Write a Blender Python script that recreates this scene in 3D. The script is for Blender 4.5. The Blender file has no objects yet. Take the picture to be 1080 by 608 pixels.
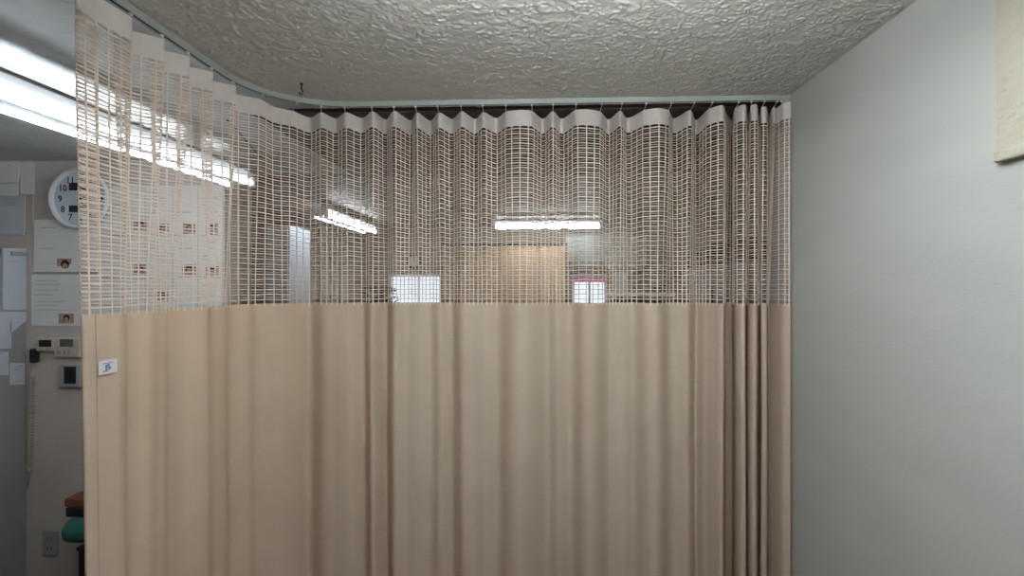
import bpy, bmesh, math, random
from mathutils import Vector, Matrix
random.seed(7)
C = bpy.context.scene.collection
PI = math.pi
# ---------------------------------------------------------------- camera
F = 560.0; HX, HY = 540.0, 302.0; YAW = math.atan(24/560.0); CZ = 1.75; CEIL = 2.5
FW = (-math.sin(YAW), math.cos(YAW)); RT = (math.cos(YAW), math.sin(YAW))
def ray(px, py):
    u = (px-HX)/F; v = (HY-py)/F
    return Vector((FW[0]+RT[0]*u, FW[1]+RT[1]*u, v))
def PD(px, py, d): r = ray(px, py)*d; return Vector((r.x, r.y, r.z+CZ))
def PY(px, py, Y): r = ray(px, py); return PD(px, py, Y/r.y)
def PX(px, py, X): r = ray(px, py); return PD(px, py, X/r.x)
cam = bpy.data.cameras.new('camera'); camo = bpy.data.objects.new('camera', cam); C.objects.link(camo)
camo.location = (0, 0, CZ); camo.rotation_euler = (PI/2, 0, YAW)
cam.sensor_width = 36; cam.lens = F/1080*36; cam.shift_y = -2/1080.; cam.clip_start = .02
bpy.context.scene.camera = camo

# ---------------------------------------------------------------- materials
def mat(name, col, rough=.6, noise=0, nscale=30, bump=0, bscale=80, metal=0, emit=None, trans=0, tcol=None, kind='noise', col2=None, spec=.4, stretch=None):
    m = bpy.data.materials.new(name); m.use_nodes = True
    nt = m.node_tree; n = nt.nodes; l = nt.links
    b = n['Principled BSDF']
    b.inputs['Base Color'].default_value = (*col, 1); b.inputs['Roughness'].default_value = rough
    b.inputs['Metallic'].default_value = metal; b.inputs['Specular IOR Level'].default_value = spec
    tc = n.new('ShaderNodeTexCoord'); mp = n.new('ShaderNodeMapping'); l.new(tc.outputs['Object'], mp.inputs['Vector'])
    if stretch: mp.inputs['Scale'].default_value = stretch
    if noise:
        t = n.new('ShaderNodeTexNoise'); t.inputs['Scale'].default_value = nscale; t.inputs['Detail'].default_value = 4
        l.new(mp.outputs[0], t.inputs['Vector'])
        mx = n.new('ShaderNodeMix'); mx.data_type = 'RGBA'
        c2 = col2 or tuple(c*(1-noise) for c in col)
        mx.inputs[6].default_value = (*col, 1); mx.inputs[7].default_value = (*c2, 1)
        rp = n.new('ShaderNodeMapRange'); rp.inputs[1].default_value = .35; rp.inputs[2].default_value = .65
        l.new(t.outputs['Fac'], rp.inputs[0]); l.new(rp.outputs[0], mx.inputs[0]); l.new(mx.outputs[2], b.inputs['Base Color'])
        csrc = mx.outputs[2]
    else: csrc = None
    if bump:
        bp = n.new('ShaderNodeBump'); bp.inputs['Strength'].default_value = 1; bp.inputs['Distance'].default_value = bump
        if kind == 'stucco':
            w = n.new('ShaderNodeTexNoise'); w.inputs['Scale'].default_value = bscale*.9; w.inputs['Detail'].default_value = 2
            l.new(mp.outputs[0], w.inputs['Vector'])
            ad = n.new('ShaderNodeVectorMath'); ad.operation = 'MULTIPLY_ADD'; ad.inputs[1].default_value = (.9/bscale,)*3
            l.new(w.outputs['Color'], ad.inputs[0]); l.new(mp.outputs[0], ad.inputs[2])
            v = n.new('ShaderNodeTexVoronoi'); v.feature = 'DISTANCE_TO_EDGE'; v.inputs['Scale'].default_value = bscale
            l.new(ad.outputs[0], v.inputs['Vector'])
            r = n.new('ShaderNodeMapRange'); r.interpolation_type = 'SMOOTHSTEP'; r.inputs[1].default_value = 0; r.inputs[2].default_value = .16; r.inputs[3].default_value = 1; r.inputs[4].default_value = 0
            l.new(v.outputs['Distance'], r.inputs[0])
            t2 = n.new('ShaderNodeTexNoise'); t2.inputs['Scale'].default_value = bscale*.5; t2.inputs['Detail'].default_value = 3
            l.new(mp.outputs[0], t2.inputs['Vector'])
            mu = n.new('ShaderNodeMath'); mu.operation = 'MULTIPLY'; l.new(r.outputs[0], mu.inputs[0])
            r3 = n.new('ShaderNodeMapRange'); r3.inputs[1].default_value = .25; r3.inputs[2].default_value = .5; l.new(t2.outputs['Fac'], r3.inputs[0])
            l.new(r3.outputs[0], mu.inputs[1]); l.new(mu.outputs[0], bp.inputs['Height'])
        else:
            t = n.new('ShaderNodeTexNoise'); t.inputs['Scale'].default_value = bscale; t.inputs['Detail'].default_value = 3
            l.new(mp.outputs[0], t.inputs['Vector']); l.new(t.outputs['Fac'], bp.inputs['Height'])
        l.new(bp.outputs[0], b.inputs['Normal'])
    if emit:
        b.inputs['Emission Color'].default_value = (*emit[0], 1); b.inputs['Emission Strength'].default_value = emit[1]
    if trans:
        tr = n.new('ShaderNodeBsdfTranslucent'); tr.inputs['Color'].default_value = (*(tcol or col), 1)
        if csrc is not None and not tcol: l.new(csrc, tr.inputs['Color'])
        ms = n.new('ShaderNodeMixShader'); ms.inputs[0].default_value = trans
        l.new(b.outputs[0], ms.inputs[1]); l.new(tr.outputs[0], ms.inputs[2]); l.new(ms.outputs[0], n['Material Output'].inputs['Surface'])
    return m
M = {}
M['ceil'] = mat('stucco_ceiling', (.58, .585, .56), .5, bump=.0003, bscale=300, spec=.45)
M['wall'] = mat('wallpaper_grey', (.43, .442, .425), .75, noise=.05, nscale=6, bump=.0005, bscale=120, stretch=(1, .35, 1.6))
M['walld'] = mat('wall_paint', (.62, .56, .51), .8, noise=.06, nscale=3, bump=.0006, bscale=200)
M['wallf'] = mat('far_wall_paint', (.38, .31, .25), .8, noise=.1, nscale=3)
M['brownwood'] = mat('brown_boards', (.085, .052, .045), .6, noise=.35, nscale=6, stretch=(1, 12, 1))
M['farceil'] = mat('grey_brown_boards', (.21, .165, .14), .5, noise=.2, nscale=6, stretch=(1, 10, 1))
M['floor'] = mat('vinyl_floor', (.11, .09, .075), .5, noise=.15, nscale=5)
M['fabric'] = mat('beige_curtain', (.60, .51, .41), .85, noise=.06, nscale=9, bump=.0003, bscale=900, trans=.19, tcol=(.9, .43, .17), spec=.15)
M['mesh'] = mat('cream_thread', (.85, .76, .66), .8, trans=.2, tcol=(.85, .55, .34), spec=.15)
M['tape'] = mat('header_tape', (.80, .76, .72), .75, noise=.08, nscale=25, bump=.0004, bscale=300, trans=.22, tcol=(.7, .55, .42), spec=.2)
M['rail'] = mat('rail_enamel', (.38, .41, .39), .4, noise=.06, nscale=12)
M['railin'] = mat('rail_channel', (.03, .03, .03), .6, noise=.1)
M['white'] = mat('white_plastic', (.72, .73, .74), .35, noise=.03, nscale=15)
M['whitemetal'] = mat('white_enamel', (.75, .76, .76), .3, noise=.03, nscale=10)
M['lampside'] = mat('shaded_enamel', (.22, .21, .2), .5, noise=.05, nscale=10)  # shade of the fixture's unlit near side, put into the colour
M['tube'] = mat('fluorescent_tube', (.9, .95, 1), .3, emit=((.80, .90, 1.0), 32))
M['tube_weak'] = mat('fluorescent_tube_weak', (.9, .95, 1), .3, emit=((.80, .90, 1.0), 4.2))
M['tube_dim'] = mat('fluorescent_tube_far', (.9, .95, 1), .3, emit=((.80, .90, 1.0), 18))
M['tube_near'] = mat('fluorescent_tube_near', (.9, .95, 1), .3, emit=((.93, .97, .98), 102))
M['paper'] = mat('paper', (.84, .83, .80), .8, noise=.04, nscale=7)
M['bluepaper'] = mat('blue_grey_paper', (.58, .61, .66), .8, noise=.05, nscale=7)
M['ink'] = mat('ink', (.07, .065, .07), .7, noise=.1)
M['greyink'] = mat('grey_ink', (.36, .35, .34), .7, noise=.1)
M['black'] = mat('black_plastic', (.018, .018, .02), .35, noise=.1)
M['mattblack'] = mat('matt_black', (.012, .012, .013), .9, noise=.1, spec=.1)
M['darkteal'] = mat('dark_teal', (.02, .07, .075), .6, noise=.1)
M['cream'] = mat('cream_plastic', (.58, .52, .42), .45, noise=.05, nscale=20)
M['greyplastic'] = mat('grey_plastic', (.36, .37, .37), .45, noise=.05)
M['lcd'] = mat('lcd', (.13, .14, .11), .2, noise=.1)
M['cabgrey'] = mat('mid_grey_cabinet', (.24, .23, .23), .5, noise=.05)
M['steel'] = mat('grey_cabinet', (.33, .32, .31), .5, noise=.08, nscale=3)
M['dial'] = mat('clock_dial', (.60, .66, .72), .4, noise=.03)
M['glass'] = mat('clock_glass', (1, 1, 1), .03)
M['glass'].node_tree.nodes['Principled BSDF'].inputs['Transmission Weight'].default_value = 1
M['glass'].node_tree.nodes['Principled BSDF'].inputs['IOR'].default_value = 1.05
M['textile'] = mat('cream_embossed_cloth', (.44, .425, .345), .85, noise=.06, nscale=60, bump=.006, bscale=75, stretch=(1, .5, 1))
M['photo'] = mat('photo_print', (.58, .42, .32), .5, noise=.8, nscale=40, col2=(.42, .20, .15))
M['photoblack'] = mat('photo_hair', (.03, .022, .02), .6, noise=.2)
M['skin'] = mat('photo_skin', (.52, .33, .25), .6, noise=.1)
M['orange'] = mat('orange_brown_wood', (.26, .10, .05), .5, noise=.2, nscale=20)
M['teal'] = mat('teal_cloth', (.04, .20, .16), .6, noise=.2, nscale=25)
M['mustard'] = mat('mustard_cloth', (.28, .22, .07), .8, noise=.2, nscale=30)
M['tan'] = mat('tan_screen_cloth', (.70, .46, .26), .8, noise=.15, nscale=6, stretch=(3, 1, .3), trans=.25)
M['brownp'] = mat('olive_brown_wood', (.20, .15, .09), .6, noise=.25, nscale=8, stretch=(6, 1, .5))
M['greenw'] = mat('pale_green_grey_plastic', (.55, .58, .53), .5, noise=.05)
M['creamcloth'] = mat('cream_cloth', (.74, .66, .50), .8, noise=.08, nscale=6, trans=.3)
M['pink'] = mat('pink_film', (.95, .35, .62), .5, noise=.05, trans=.6, tcol=(.95, .3, .6))
M['lace'] = mat('white_lace', (.85, .87, .92), .8, noise=.4, nscale=28, trans=.7, tcol=(.85, .9, 1))
M['leaf'] = mat('dark_leaf', (.02, .035, .015), .6, noise=.3)
M['blueprint'] = mat('blue_print', (.14, .15, .32), .6, noise=.2, nscale=200)
M['wood'] = mat('table_wood', (.30, .19, .10), .5, noise=.2, nscale=12, stretch=(1, 8, 1))
M['chrome'] = mat('bright_metal', (.6, .6, .6), .25, metal=1, noise=.05)
M['outside'] = mat('outside_wall', (.7, .72, .75), .8, noise=.2, nscale=3)

# ---------------------------------------------------------------- helpers
def link(name, verts, faces, m=None, parent=None, smooth=False):
    me = bpy.data.meshes.new(name); me.from_pydata([tuple(v) for v in verts], [], faces); me.update()
    o = bpy.data.objects.new(name, me); C.objects.link(o)
    if m: me.materials.append(m)
    if smooth: me.polygons.foreach_set('use_smooth', [True]*len(me.polygons))
    if parent: o.parent = parent; o.matrix_parent_inverse = Matrix.Translation(-Vector(parent.location)) if parent.type == 'EMPTY' and parent.rotation_euler.z == 0 else parent.matrix_basis.inverted()
    return o
class MB:
    def __init__(s): s.v = []; s.f = []
    def add(s, v, f):
        k = len(s.v); s.v += [Vector(x) for x in v]; s.f += [tuple(i+k for i in q) for q in f]; return s
    def box(s, a, b, bev=0):
        a = Vector(a); b = Vector(b)
        lo = Vector((min(a.x, b.x), min(a.y, b.y), min(a.z, b.z))); hi = Vector((max(a.x, b.x), max(a.y, b.y), max(a.z, b.z)))
        bm = bmesh.new(); bmesh.ops.create_cube(bm, size=1)
        for v in bm.verts: v.co = Vector([(lo[i]+hi[i])/2+v.co[i]*(hi[i]-lo[i]) for i in range(3)])
        if bev: bmesh.ops.bevel(bm, geom=bm.edges[:], offset=bev, segments=2, affect='EDGES', profile=.5)
        bm.verts.index_update(); s.add([v.co.copy() for v in bm.verts], [[v.index for v in f.verts] for f in bm.faces]); bm.free(); return s
    def tube(s, pts, r, n=8, cap=True):
        pts = [Vector(p) for p in pts]; rings = []
        for i, p in enumerate(pts):
            t = (pts[min(i+1, len(pts)-1)]-pts[max(i-1, 0)]).normalized()
            up = Vector((0, 0, 1)) if abs(t.z) < .9 else Vector((1, 0, 0))
            a = t.cross(up).normalized(); b = t.cross(a).normalized(); rr = r[i] if isinstance(r, (list, tuple)) else r
            rings.append([p+(a*math.cos(2*PI*k/n)+b*math.sin(2*PI*k/n))*rr for k in range(n)])
        v = [x for q in rings for x in q]; f = []
        for i in range(len(pts)-1):
            for k in range(n): f.append((i*n+k, i*n+(k+1) % n, (i+1)*n+(k+1) % n, (i+1)*n+k))
        if cap: f.append(tuple(range(n))[::-1]); f.append(tuple((len(pts)-1)*n+k for k in range(n)))
        return s.add(v, f)
    def lathe(s, prof, c, axis='y', n=48, cap=True):
        # prof: list (radius, offset along axis)
        v = []; f = []; c = Vector(c)
        for r, h in prof:
            for k in range(n):
                a = 2*PI*k/n; x, z = r*math.cos(a), r*math.sin(a)
                v.append(c+(Vector((x, h, z)) if axis == 'y' else Vector((x, z, h))))
        for i in range(len(prof)-1):
            for k in range(n): f.append((i*n+k, i*n+(k+1) % n, (i+1)*n+(k+1) % n, (i+1)*n+k))
        if cap and prof[0][0] > 1e-4: f.append(tuple(range(n)))
        if cap and prof[-1][0] > 1e-4: f.append(tuple((len(prof)-1)*n+k for k in range(n)))
        return s.add(v, f)
    def build(s, name, m, parent=None, smooth=False):
        o = link(name, s.v, s.f, m, parent, smooth)
        bm = bmesh.new(); bm.from_mesh(o.data); bmesh.ops.recalc_face_normals(bm, faces=bm.faces); bm.to_mesh(o.data); bm.free()
        return o
def tag(o, label, cat, group=None, kind=None):
    o['label'] = label; o['category'] = cat
    if group: o['group'] = group
    if kind: o['kind'] = kind
    return o
def thing(name, label, cat, loc=(0, 0, 0), group=None):
    o = bpy.data.objects.new(name, None); C.objects.link(o); o.location = loc; o.empty_display_size = .05
    return tag(o, label, cat, group)
def struct(o): o['kind'] = 'structure'; return o
def bx(a, b, bev=0): return MB().box(a, b, bev)

# ---------------------------------------------------------------- room shell
XR = 1.0
struct(bx((-3.8, -1.6, -.08), (3.1, 6.8, 0)).build('floor', M['floor']))
# stucco: the ridges of the sprayed plaster are real relief where the camera comes near it
from mathutils import noise as NZ
def stucco(x0, x1, y0, y1, st):
    nx = int((x1-x0)/st); ny = int((y1-y0)/st); v = []; f = []
    for j in range(ny+1):
        y = y0+(y1-y0)*j/ny
        for i in range(nx+1):
            x = x0+(x1-x0)*i/nx
            w = NZ.noise_vector(Vector((x*46, y*46, 3)))
            q = Vector((x*56+w.x*.6, y*50+w.y*.6, 0))
            d = NZ.voronoi(q)[0]; e = d[1]-d[0]
            r = max(0, 1-e/.36); r = r*r*(3-2*r)
            m = min(1, max(.35, (NZ.noise(Vector((x*24, y*24, 9)))+.5)*1.6))
            h = r*m*.0031+.0006*NZ.noise(Vector((x*90, y*90, 1)))
            edge = min(1, (XR-x)/.02)
            v.append((x, y, CEIL+.0004-h*edge))
    for j in range(ny):
        for i in range(nx):
            a = j*(nx+1)+i; f.append((a, a+nx+1, a+nx+2, a+1))
    return v, f
sv, sf = stucco(-1.25, 1.0, .95, 2.21, .0034)
sv2, sf2 = stucco(-2.7, -1.25, .95, 3.02, .0055)
sf += [tuple(q+len(sv) for q in p) for p in sf2]; sv += sv2
cb = MB().box((-3.8, -1.6, CEIL+.001), (3.1, 6.8, CEIL+.08)); k_ = len(cb.v)
o = link('ceiling', [tuple(p) for p in cb.v]+sv, list(cb.f)+[tuple(q+k_ for q in p) for p in sf], M['ceil'])
o.data.polygons.foreach_set('use_smooth', [i >= len(cb.f) for i in range(len(o.data.polygons))])
struct(o)
struct(bx((XR, -1.5, 0), (XR+.12, 2.33, CEIL)).build('wall_right', M['wall']))
struct(bx((2.95, -1.5, 0), (3.05, 6.6, CEIL)).build('wall_right_far', M['wallf']))
struct(bx((-3.75, -1.5, 0), (-3.65, 6.6, CEIL)).build('wall_left', M['walld']))
struct(bx((-3.75, -1.6, 0), (3.05, -1.5, CEIL)).build('wall_front', M['wallf']))
YW = 3.03
XC = PY(237, 200, YW).x
struct(bx((-3.65, YW, 0), (XC, YW+.16, CEIL)).build('wall_clock_side', M['walld']))
# far wall with its two window openings
YB = 6.5
w1a, w1b = PY(409, 289, YB), PY(466, 322, YB); w2a, w2b = PY(603, 291, YB), PY(641, 324, YB)
zt = w1a.z; zb = .95
mb = MB()
mb.box((-3.65, YB, zt), (2.95, YB+.1, CEIL)); mb.box((-3.65, YB, 0), (2.95, YB+.1, zb))
mb.box((-3.65, YB, zb), (w1a.x, YB+.1, zt)); mb.box((w1b.x, YB, zb), (w2a.x, YB+.1, zt)); mb.box((w2b.x, YB, zb), (2.95, YB+.1, zt))
struct(mb.build('wall_back', M['wallf']))
def window(n, xa, xb, mull, lace):
    fr = MB(); t = .035
    fr.box((xa, YB+.02, zb), (xb, YB+.07, zb+t)); fr.box((xa, YB+.02, zt-t), (xb, YB+.07, zt))
    fr.box((xa, YB+.02, zb+t), (xa+t, YB+.07, zt-t)); fr.box((xb-t, YB+.02, zb+t), (xb, YB+.07, zt-t))
    for x in mull: fr.box((x-.012, YB+.03, zb+t), (x+.012, YB+.065, zt-t))
    o = struct(fr.build('window_%d' % n, M['whitemetal']))
    bx((xa+t, YB+.045, zb+t), (xb-t, YB+.05, zt-t)).build('pane', M['glass'], o)
    return o
W1 = window(1, w1a.x, w1b.x, [PY(441, 300, YB).x], False)
W2 = window(2, w2a.x, w2b.x, [(w2a.x+w2b.x)/2], True)
# dark brown boarded part of the ceiling beyond the rail, its edge board too
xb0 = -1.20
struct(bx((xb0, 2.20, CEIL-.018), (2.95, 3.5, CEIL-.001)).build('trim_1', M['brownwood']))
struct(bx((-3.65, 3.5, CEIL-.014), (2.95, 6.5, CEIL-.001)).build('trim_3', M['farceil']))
# picture rail over the clock wall
a = PY(38, 168, YW); b_ = PY(232, 172, YW)
struct(MB().box((a.x, YW-.018, a.z-.012), (b_.x, YW, a.z+.010), .003).build('trim_2', M['greyplastic']))

# ---------------------------------------------------------------- curtain rail
R = .33; XL = -1.08; YR = 2.13
def railpath():
    p = []
    for i in range(26): p.append((XL, .35+(YR-R-.35)*i/25))
    for i in range(1, 17):
        a = PI-(PI/2)*i/16; p.append((XL+R+R*math.cos(a), YR-R+R*math.sin(a)))
    x0 = XL+R
    for i in range(1, 31): p.append((x0+(XR-.004-x0)*i/30, YR))
    return [Vector((x, y, 0)) for x, y in p]
RP = railpath()
def sweep(path, prof):
    # prof: closed loop of (offset to the room-outside normal, z)
    v = []; f = []; n = len(prof)
    for i, p in enumerate(path):
        t = (path[min(i+1, len(path)-1)]-path[max(i-1, 0)]).normalized(); nn = Vector((-t.y, t.x, 0))
        for o, z in prof: v.append(p+nn*o+Vector((0, 0, z)))
    for i in range(len(path)-1):
        for k in range(n): f.append((i*n+k, i*n+(k+1) % n, (i+1)*n+(k+1) % n, (i+1)*n+k))
    f.append(tuple(range(n))); f.append(tuple((len(path)-1)*n+k for k in range(n)))
    return v, f
rail = thing('curtain_rail', 'curved pale grey ceiling rail carrying the big beige curtain', 'curtain rail', (XL, .4, CEIL))
zc = CEIL-.0005
prof = [(-.011, zc), (-.011, zc-.021), (-.005, zc-.021), (-.005, zc-.019), (-.009, zc-.019), (-.009, zc-.003), (.009, zc-.003), (.009, zc-.019), (.005, zc-.019), (.005, zc-.021), (.011, zc-.021), (.011, zc)]
MB().add(*sweep(RP, prof)).build('track', M['rail'], rail)
MB().add(*sweep(RP, [(-.0088, zc-.0185), (-.0088, zc-.0032), (.0088, zc-.0032), (.0088, zc-.0185)])).build('track_slot', M['railin'], rail)
bx((XR-.022, YR-.016, CEIL-.03), (XR-.001, YR+.016, CEIL-.0005), .003).build('end_cap', M['greyplastic'], rail)
for p in (RP[14], RP[31], RP[50]):
    bx((p.x-.010, p.y-.015, CEIL-.0245), (p.x+.010, p.y+.015, CEIL-.021), .001).build('bracket', M['greyplastic'], rail)

# ---------------------------------------------------------------- curtain
TZ = CZ+.715                       # top of the heading
def PT(px, py): return PD(px, 302, .715*F/(302-py))
top = []; hooks = []
def addp(v, hook=False):
    top.append(Vector((v.x, v.y, 0)))
    if hook: hooks.append(len(top)-1)
E = Vector((XL+.005, 1.205, 0))
addp(Vector((XL-.018, 1.285, 0))); addp(Vector((XL-.016, 1.225, 0))); addp(E)
addp(Vector((XL+.004, 1.285, 0)))
addp(Vector((XL+.005, 1.375, 0)), True); addp(Vector((XL-.062, 1.395, 0)))
for y in (1.495, 1.61, 1.73):
    addp(Vector((XL+.006, y, 0)), True); addp(Vector((XL-.060, y+.028, 0)))
addp(Vector((XL+.012, 1.85, 0)), True); addp(Vector((XL-.035, 1.90, 0)))
seq = [(274, 104.5, 1), (288, 111, 0), (309, 117, 1), (327, 123, 0), (339, 118.5, 1), (354, 124, 0), (365, 118.5, 1), (382, 123.5, 0), (393, 117.5, 1), (407, 125, 0),
 (416, 117, 1), (433, 126, 0), (440, 118.5, 1), (454, 126.5, 0), (463, 118.5, 1), (477, 124.5, 0), (487, 117.3, 1), (501, 124.5, 0), (510, 118.3, 1), (523.6, 123.6, 0),
 (534, 117.6, 1), (548, 115, 0), (561, 117, 1), (572.7, 124.3, 0), (583, 117.3, 1), (592.6, 124.3, 0), (607, 116, 1), (621, 114.5, 0), (633, 117.6, 1), (642, 125, 0),
 (654, 116.8, 1), (662, 123.5, 0), (679, 116.2, 1), (694, 113, 0), (705, 116, 1), (711, 123.8, 0), (728, 116.2, 1), (734, 125.8, 0), (747, 115.5, 1), (762, 110.5, 0),
 (766, 118, 0), (772, 126, 0), (775, 114.5, 1), (786, 109.8, 0), (788.5, 121, 0), (792, 111, 1), (798.5, 109.8, 0), (800.5, 122, 0), (803, 113, 1), (808.5, 112.5, 0), (811, 121, 0), (814.5, 114, 1)]
for px, py, h in seq: addp(PT(px, py), bool(h))
for x_, y_, h_ in ((.958, 2.155, 0), (.960, 2.215, 0), (.966, 2.165, 0), (.969, 2.118, 1), (.979, 2.106, 0), (.990, 2.098, 0)): addp(Vector((x_, y_, 0)), bool(h_))
def catmull(P, step=.004):
    out = []; idx = []
    n = len(P)
    for i in range(n-1):
        p0 = P[max(i-1, 0)]; p1 = P[i]; p2 = P[i+1]; p3 = P[min(i+2, n-1)]
        idx.append(len(out)); L = (p2-p1).length; k = max(3, int(L/step))
        for j in range(k):
            t = j/k; a = .42
            m1 = (p2-p0)*a; m2 = (p3-p1)*a
            mm = L*1.1
            if m1.length > mm: m1 = m1.normalized()*mm
            if m2.length > mm: m2 = m2.normalized()*mm
            out.append(p1*(2*t**3-3*t**2+1)+m1*(t**3-2*t**2+t)+p2*(-2*t**3+3*t**2)+m2*(t**3-t**2))
    idx.append(len(out)); out.append(P[-1].copy()); return out, idx
TC, TI = catmull(top)
arc = [0]
for i in range(1, len(TC)): arc.append(arc[-1]+(TC[i]-TC[i-1]).length)
TOT = arc[-1]; STEP = .0068; N = int(TOT/STEP)
def resample(P, ar, n):
    out = []; j = 0; tot = ar[-1]
    for i in range(n+1):
        s = tot*i/n
        while j < len(ar)-2 and ar[j+1] < s: j += 1
        t = (s-ar[j])/max(ar[j+1]-ar[j], 1e-9); out.append(P[j].lerp(P[j+1], min(max(t, 0), 1)))
    return out
T = resample(TC, arc, N)
def pxof(p):
    d = p.x*FW[0]+p.y*FW[1]; return HX+F*(p.x*RT[0]+p.y*RT[1])/d
# lower profile: softened folds plus the long folds the cloth shows
def gauss(P, sig):
    out = []
    for i in range(len(P)):
        s = sig[i]; w = int(s*3/STEP)+1; acc = Vector((0, 0, 0)); tw = 0
        for k in range(-w, w+1):
            j = i+k
            q = P[min(max(j, 0), len(P)-1)]
            if j < 0: q = P[0]*2-P[-j] if -j < len(P) else q
            if j > len(P)-1: q = P[-1]*2-P[2*len(P)-2-j]
            g = math.exp(-.5*(k*STEP/s)**2); acc += q*g; tw += g
        out.append(acc/tw)
    return out
pxs = [pxof(p) for p in T]
EI = min(range(len(T)//10), key=lambda i: pxs[i])
def sigf(i):
    x = pxs[i]; s = .065
    if x > 755: s = .065+(.010-.065)*min((x-755)/14, 1)
    if i < EI+40: s = max(.003, min(s, abs(i-EI)*STEP*.35+.002))
    return s
B = gauss(T, [sigf(i) for i in range(len(T))])
folds = [(150, 10, .012), (188, 7, .028), (215, 10, -.012), (250, 7, .03), (274, 5, .022), (300, 9, -.015), (328, 6, .045), (352, 9, -.012), (381, 4.5, .038), (393, 4, -.014), (405, 4.5, .045), (430, 10, -.006), (443, 5, .014), (456, 4, .010),
 (474, 6, .040), (497, 8, -.006), (527, 6, .030), (552, 8, -.008), (579, 4.5, .030), (590, 4, -.010), (605, 6, .045), (628, 8, -.010), (652, 4.5, .022), (671, 5, .026), (688, 7, -.006), (705, 5, .024), (723, 6, -.006), (735, 4, .014), (749, 4.5, .028), (761, 5, -.012),
 (768, 2.2, .05), (790, 1.6, .03), (806, 1.3, .02), (816, 2.6, .05)]
for i in range(len(B)):
    if i <= EI+6: continue
    x = pxof(B[i]); off = 0
    for c, w, a in folds: off += a*math.exp(-.5*((x-c)/w)**2)
    t = (B[min(i+3, len(B)-1)]-B[max(i-3, 0)])
    # outward normal from the rail direction, not the cloth's
    if B[i].y < YR-R: nn = Vector((-1, 0, 0))
    elif B[i].x < XL+R: nn = (B[i]-Vector((XL+R, YR-R, 0))).normalized()
    else: nn = Vector((0, 1, 0))
    B[i] = B[i]+nn*(off*min((i-EI-6)/30, 1))
for p in B:
    if p.x > XR-.012: p.x = XR-.012
    p.y = min(p.y, YR+.18)
def smooth01(t): t = min(max(t, 0), 1); return t*t*(3-2*t)
ZH = CZ+.648; ZM = CZ-.070; ZB = .30
def prof_at(i, z):
    w = smooth01((TZ-.03-z)/.85); w = .92*w
    if pxs[i] > 760 or i < EI+8: w = smooth01((TZ-.03-z)/.85)
    p = T[i].lerp(B[i], w)
    sag = .5-.5*math.cos(2*PI*0)
    if i < EI+60:                     # the free edge drifts along the rail toward its foot
        k = (1-max(i-EI, 0)/60.)*max(0, TZ-z)*.020
        p = p+Vector((0, k, 0))
    dr = .0035*math.sin(i*.05+z*1.3)*min(1, max(0, (ZM-z)/.5)) if EI+20 < i < N-20 else 0
    return Vector((p.x+dr, p.y+dr*.3, z))
cur = thing('cubicle_curtain', 'long beige privacy curtain with netted upper band hanging from the curved ceiling rail', 'curtain', (XL+R, YR, 0))
def dev(i):    # how far the top profile lies behind the rail: the heading droops between hooks
    return 0
def sheet(zs, name, m, zoff=None):
    v = []; f = []; n = N+1
    for z in zs:
        for i in range(n):
            v.append(prof_at(i, z if zoff is None else z+zoff(i, z)))
    for r in range(len(zs)-1):
        for i in range(N): f.append((r*n+i, r*n+i+1, (r+1)*n+i+1, (r+1)*n+i))
    return link(name, v, f, m, cur, True)
# droop of the heading tape between hooks
hs = [arc[TI[h]] for h in hooks]
def droop(i):
    s = TOT*i/N
    if s < hs[0] or s > hs[-1]: return 0
    for a, b in zip(hs, hs[1:]):
        if a <= s <= b:
            t = (s-a)/(b-a); return -.004*math.sin(PI*t)
    return 0
DR = [droop(i) for i in range(N+1)]
VS = .0365
def scal(i):      # small scallops where the net meets the cloth
    s = (TOT*i/N-.0) % VS/VS
    return .0035*abs(math.sin(PI*s))**.6
sheet([TZ, TZ-.022, TZ-.044, ZH], 'heading_tape', M['tape'], lambda i, z: DR[i]+(scal(i)*1.0 if z == ZH else 0))
nz = 22
sheet([ZM-(ZM-ZB)*(k/nz) for k in range(nz+1)], 'cloth_panel', M['fabric'], lambda i, z: (-scal(i)*.8+.004) if z == ZM else 0)
# net: horizontal threads
ROW = .0099; TH = .0040
nrow = int((ZH-ZM)/ROW)
v = []; f = []
nrm = []
def normals(z):
    P = [prof_at(i, z) for i in range(N+1)]; out = []
    for i in range(N+1):
        t = P[min(i+1, N)]-P[max(i-1, 0)]; t.z = 0
        if t.length < 1e-8: t = Vector((1, 0, 0))
        t.normalize(); out.append(Vector((-t.y, t.x, 0)))
    return P, out
for r in range(1, nrow):
    z = ZH-r*ROW+.002
    P, NN = normals(z); k0 = len(v)
    for i in range(N+1):
        p = P[i]+Vector((0, 0, DR[i]*(1-r/nrow)+.0012*math.sin(i*.31+r*2.1)*math.sin(i*.043+r)))
        h = TH/2*(1.1 if r % 2 else .5); w = .0007
        v += [p+NN[i]*w+Vector((0, 0, h)), p+NN[i]*w-Vector((0, 0, h)), p-NN[i]*w-Vector((0, 0, h)), p-NN[i]*w+Vector((0, 0, h))]
    for i in range(N):
        a = k0+i*4
        for q in range(4): f.append((a+q, a+(q+1) % 4, a+4+(q+1) % 4, a+4+q))
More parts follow.
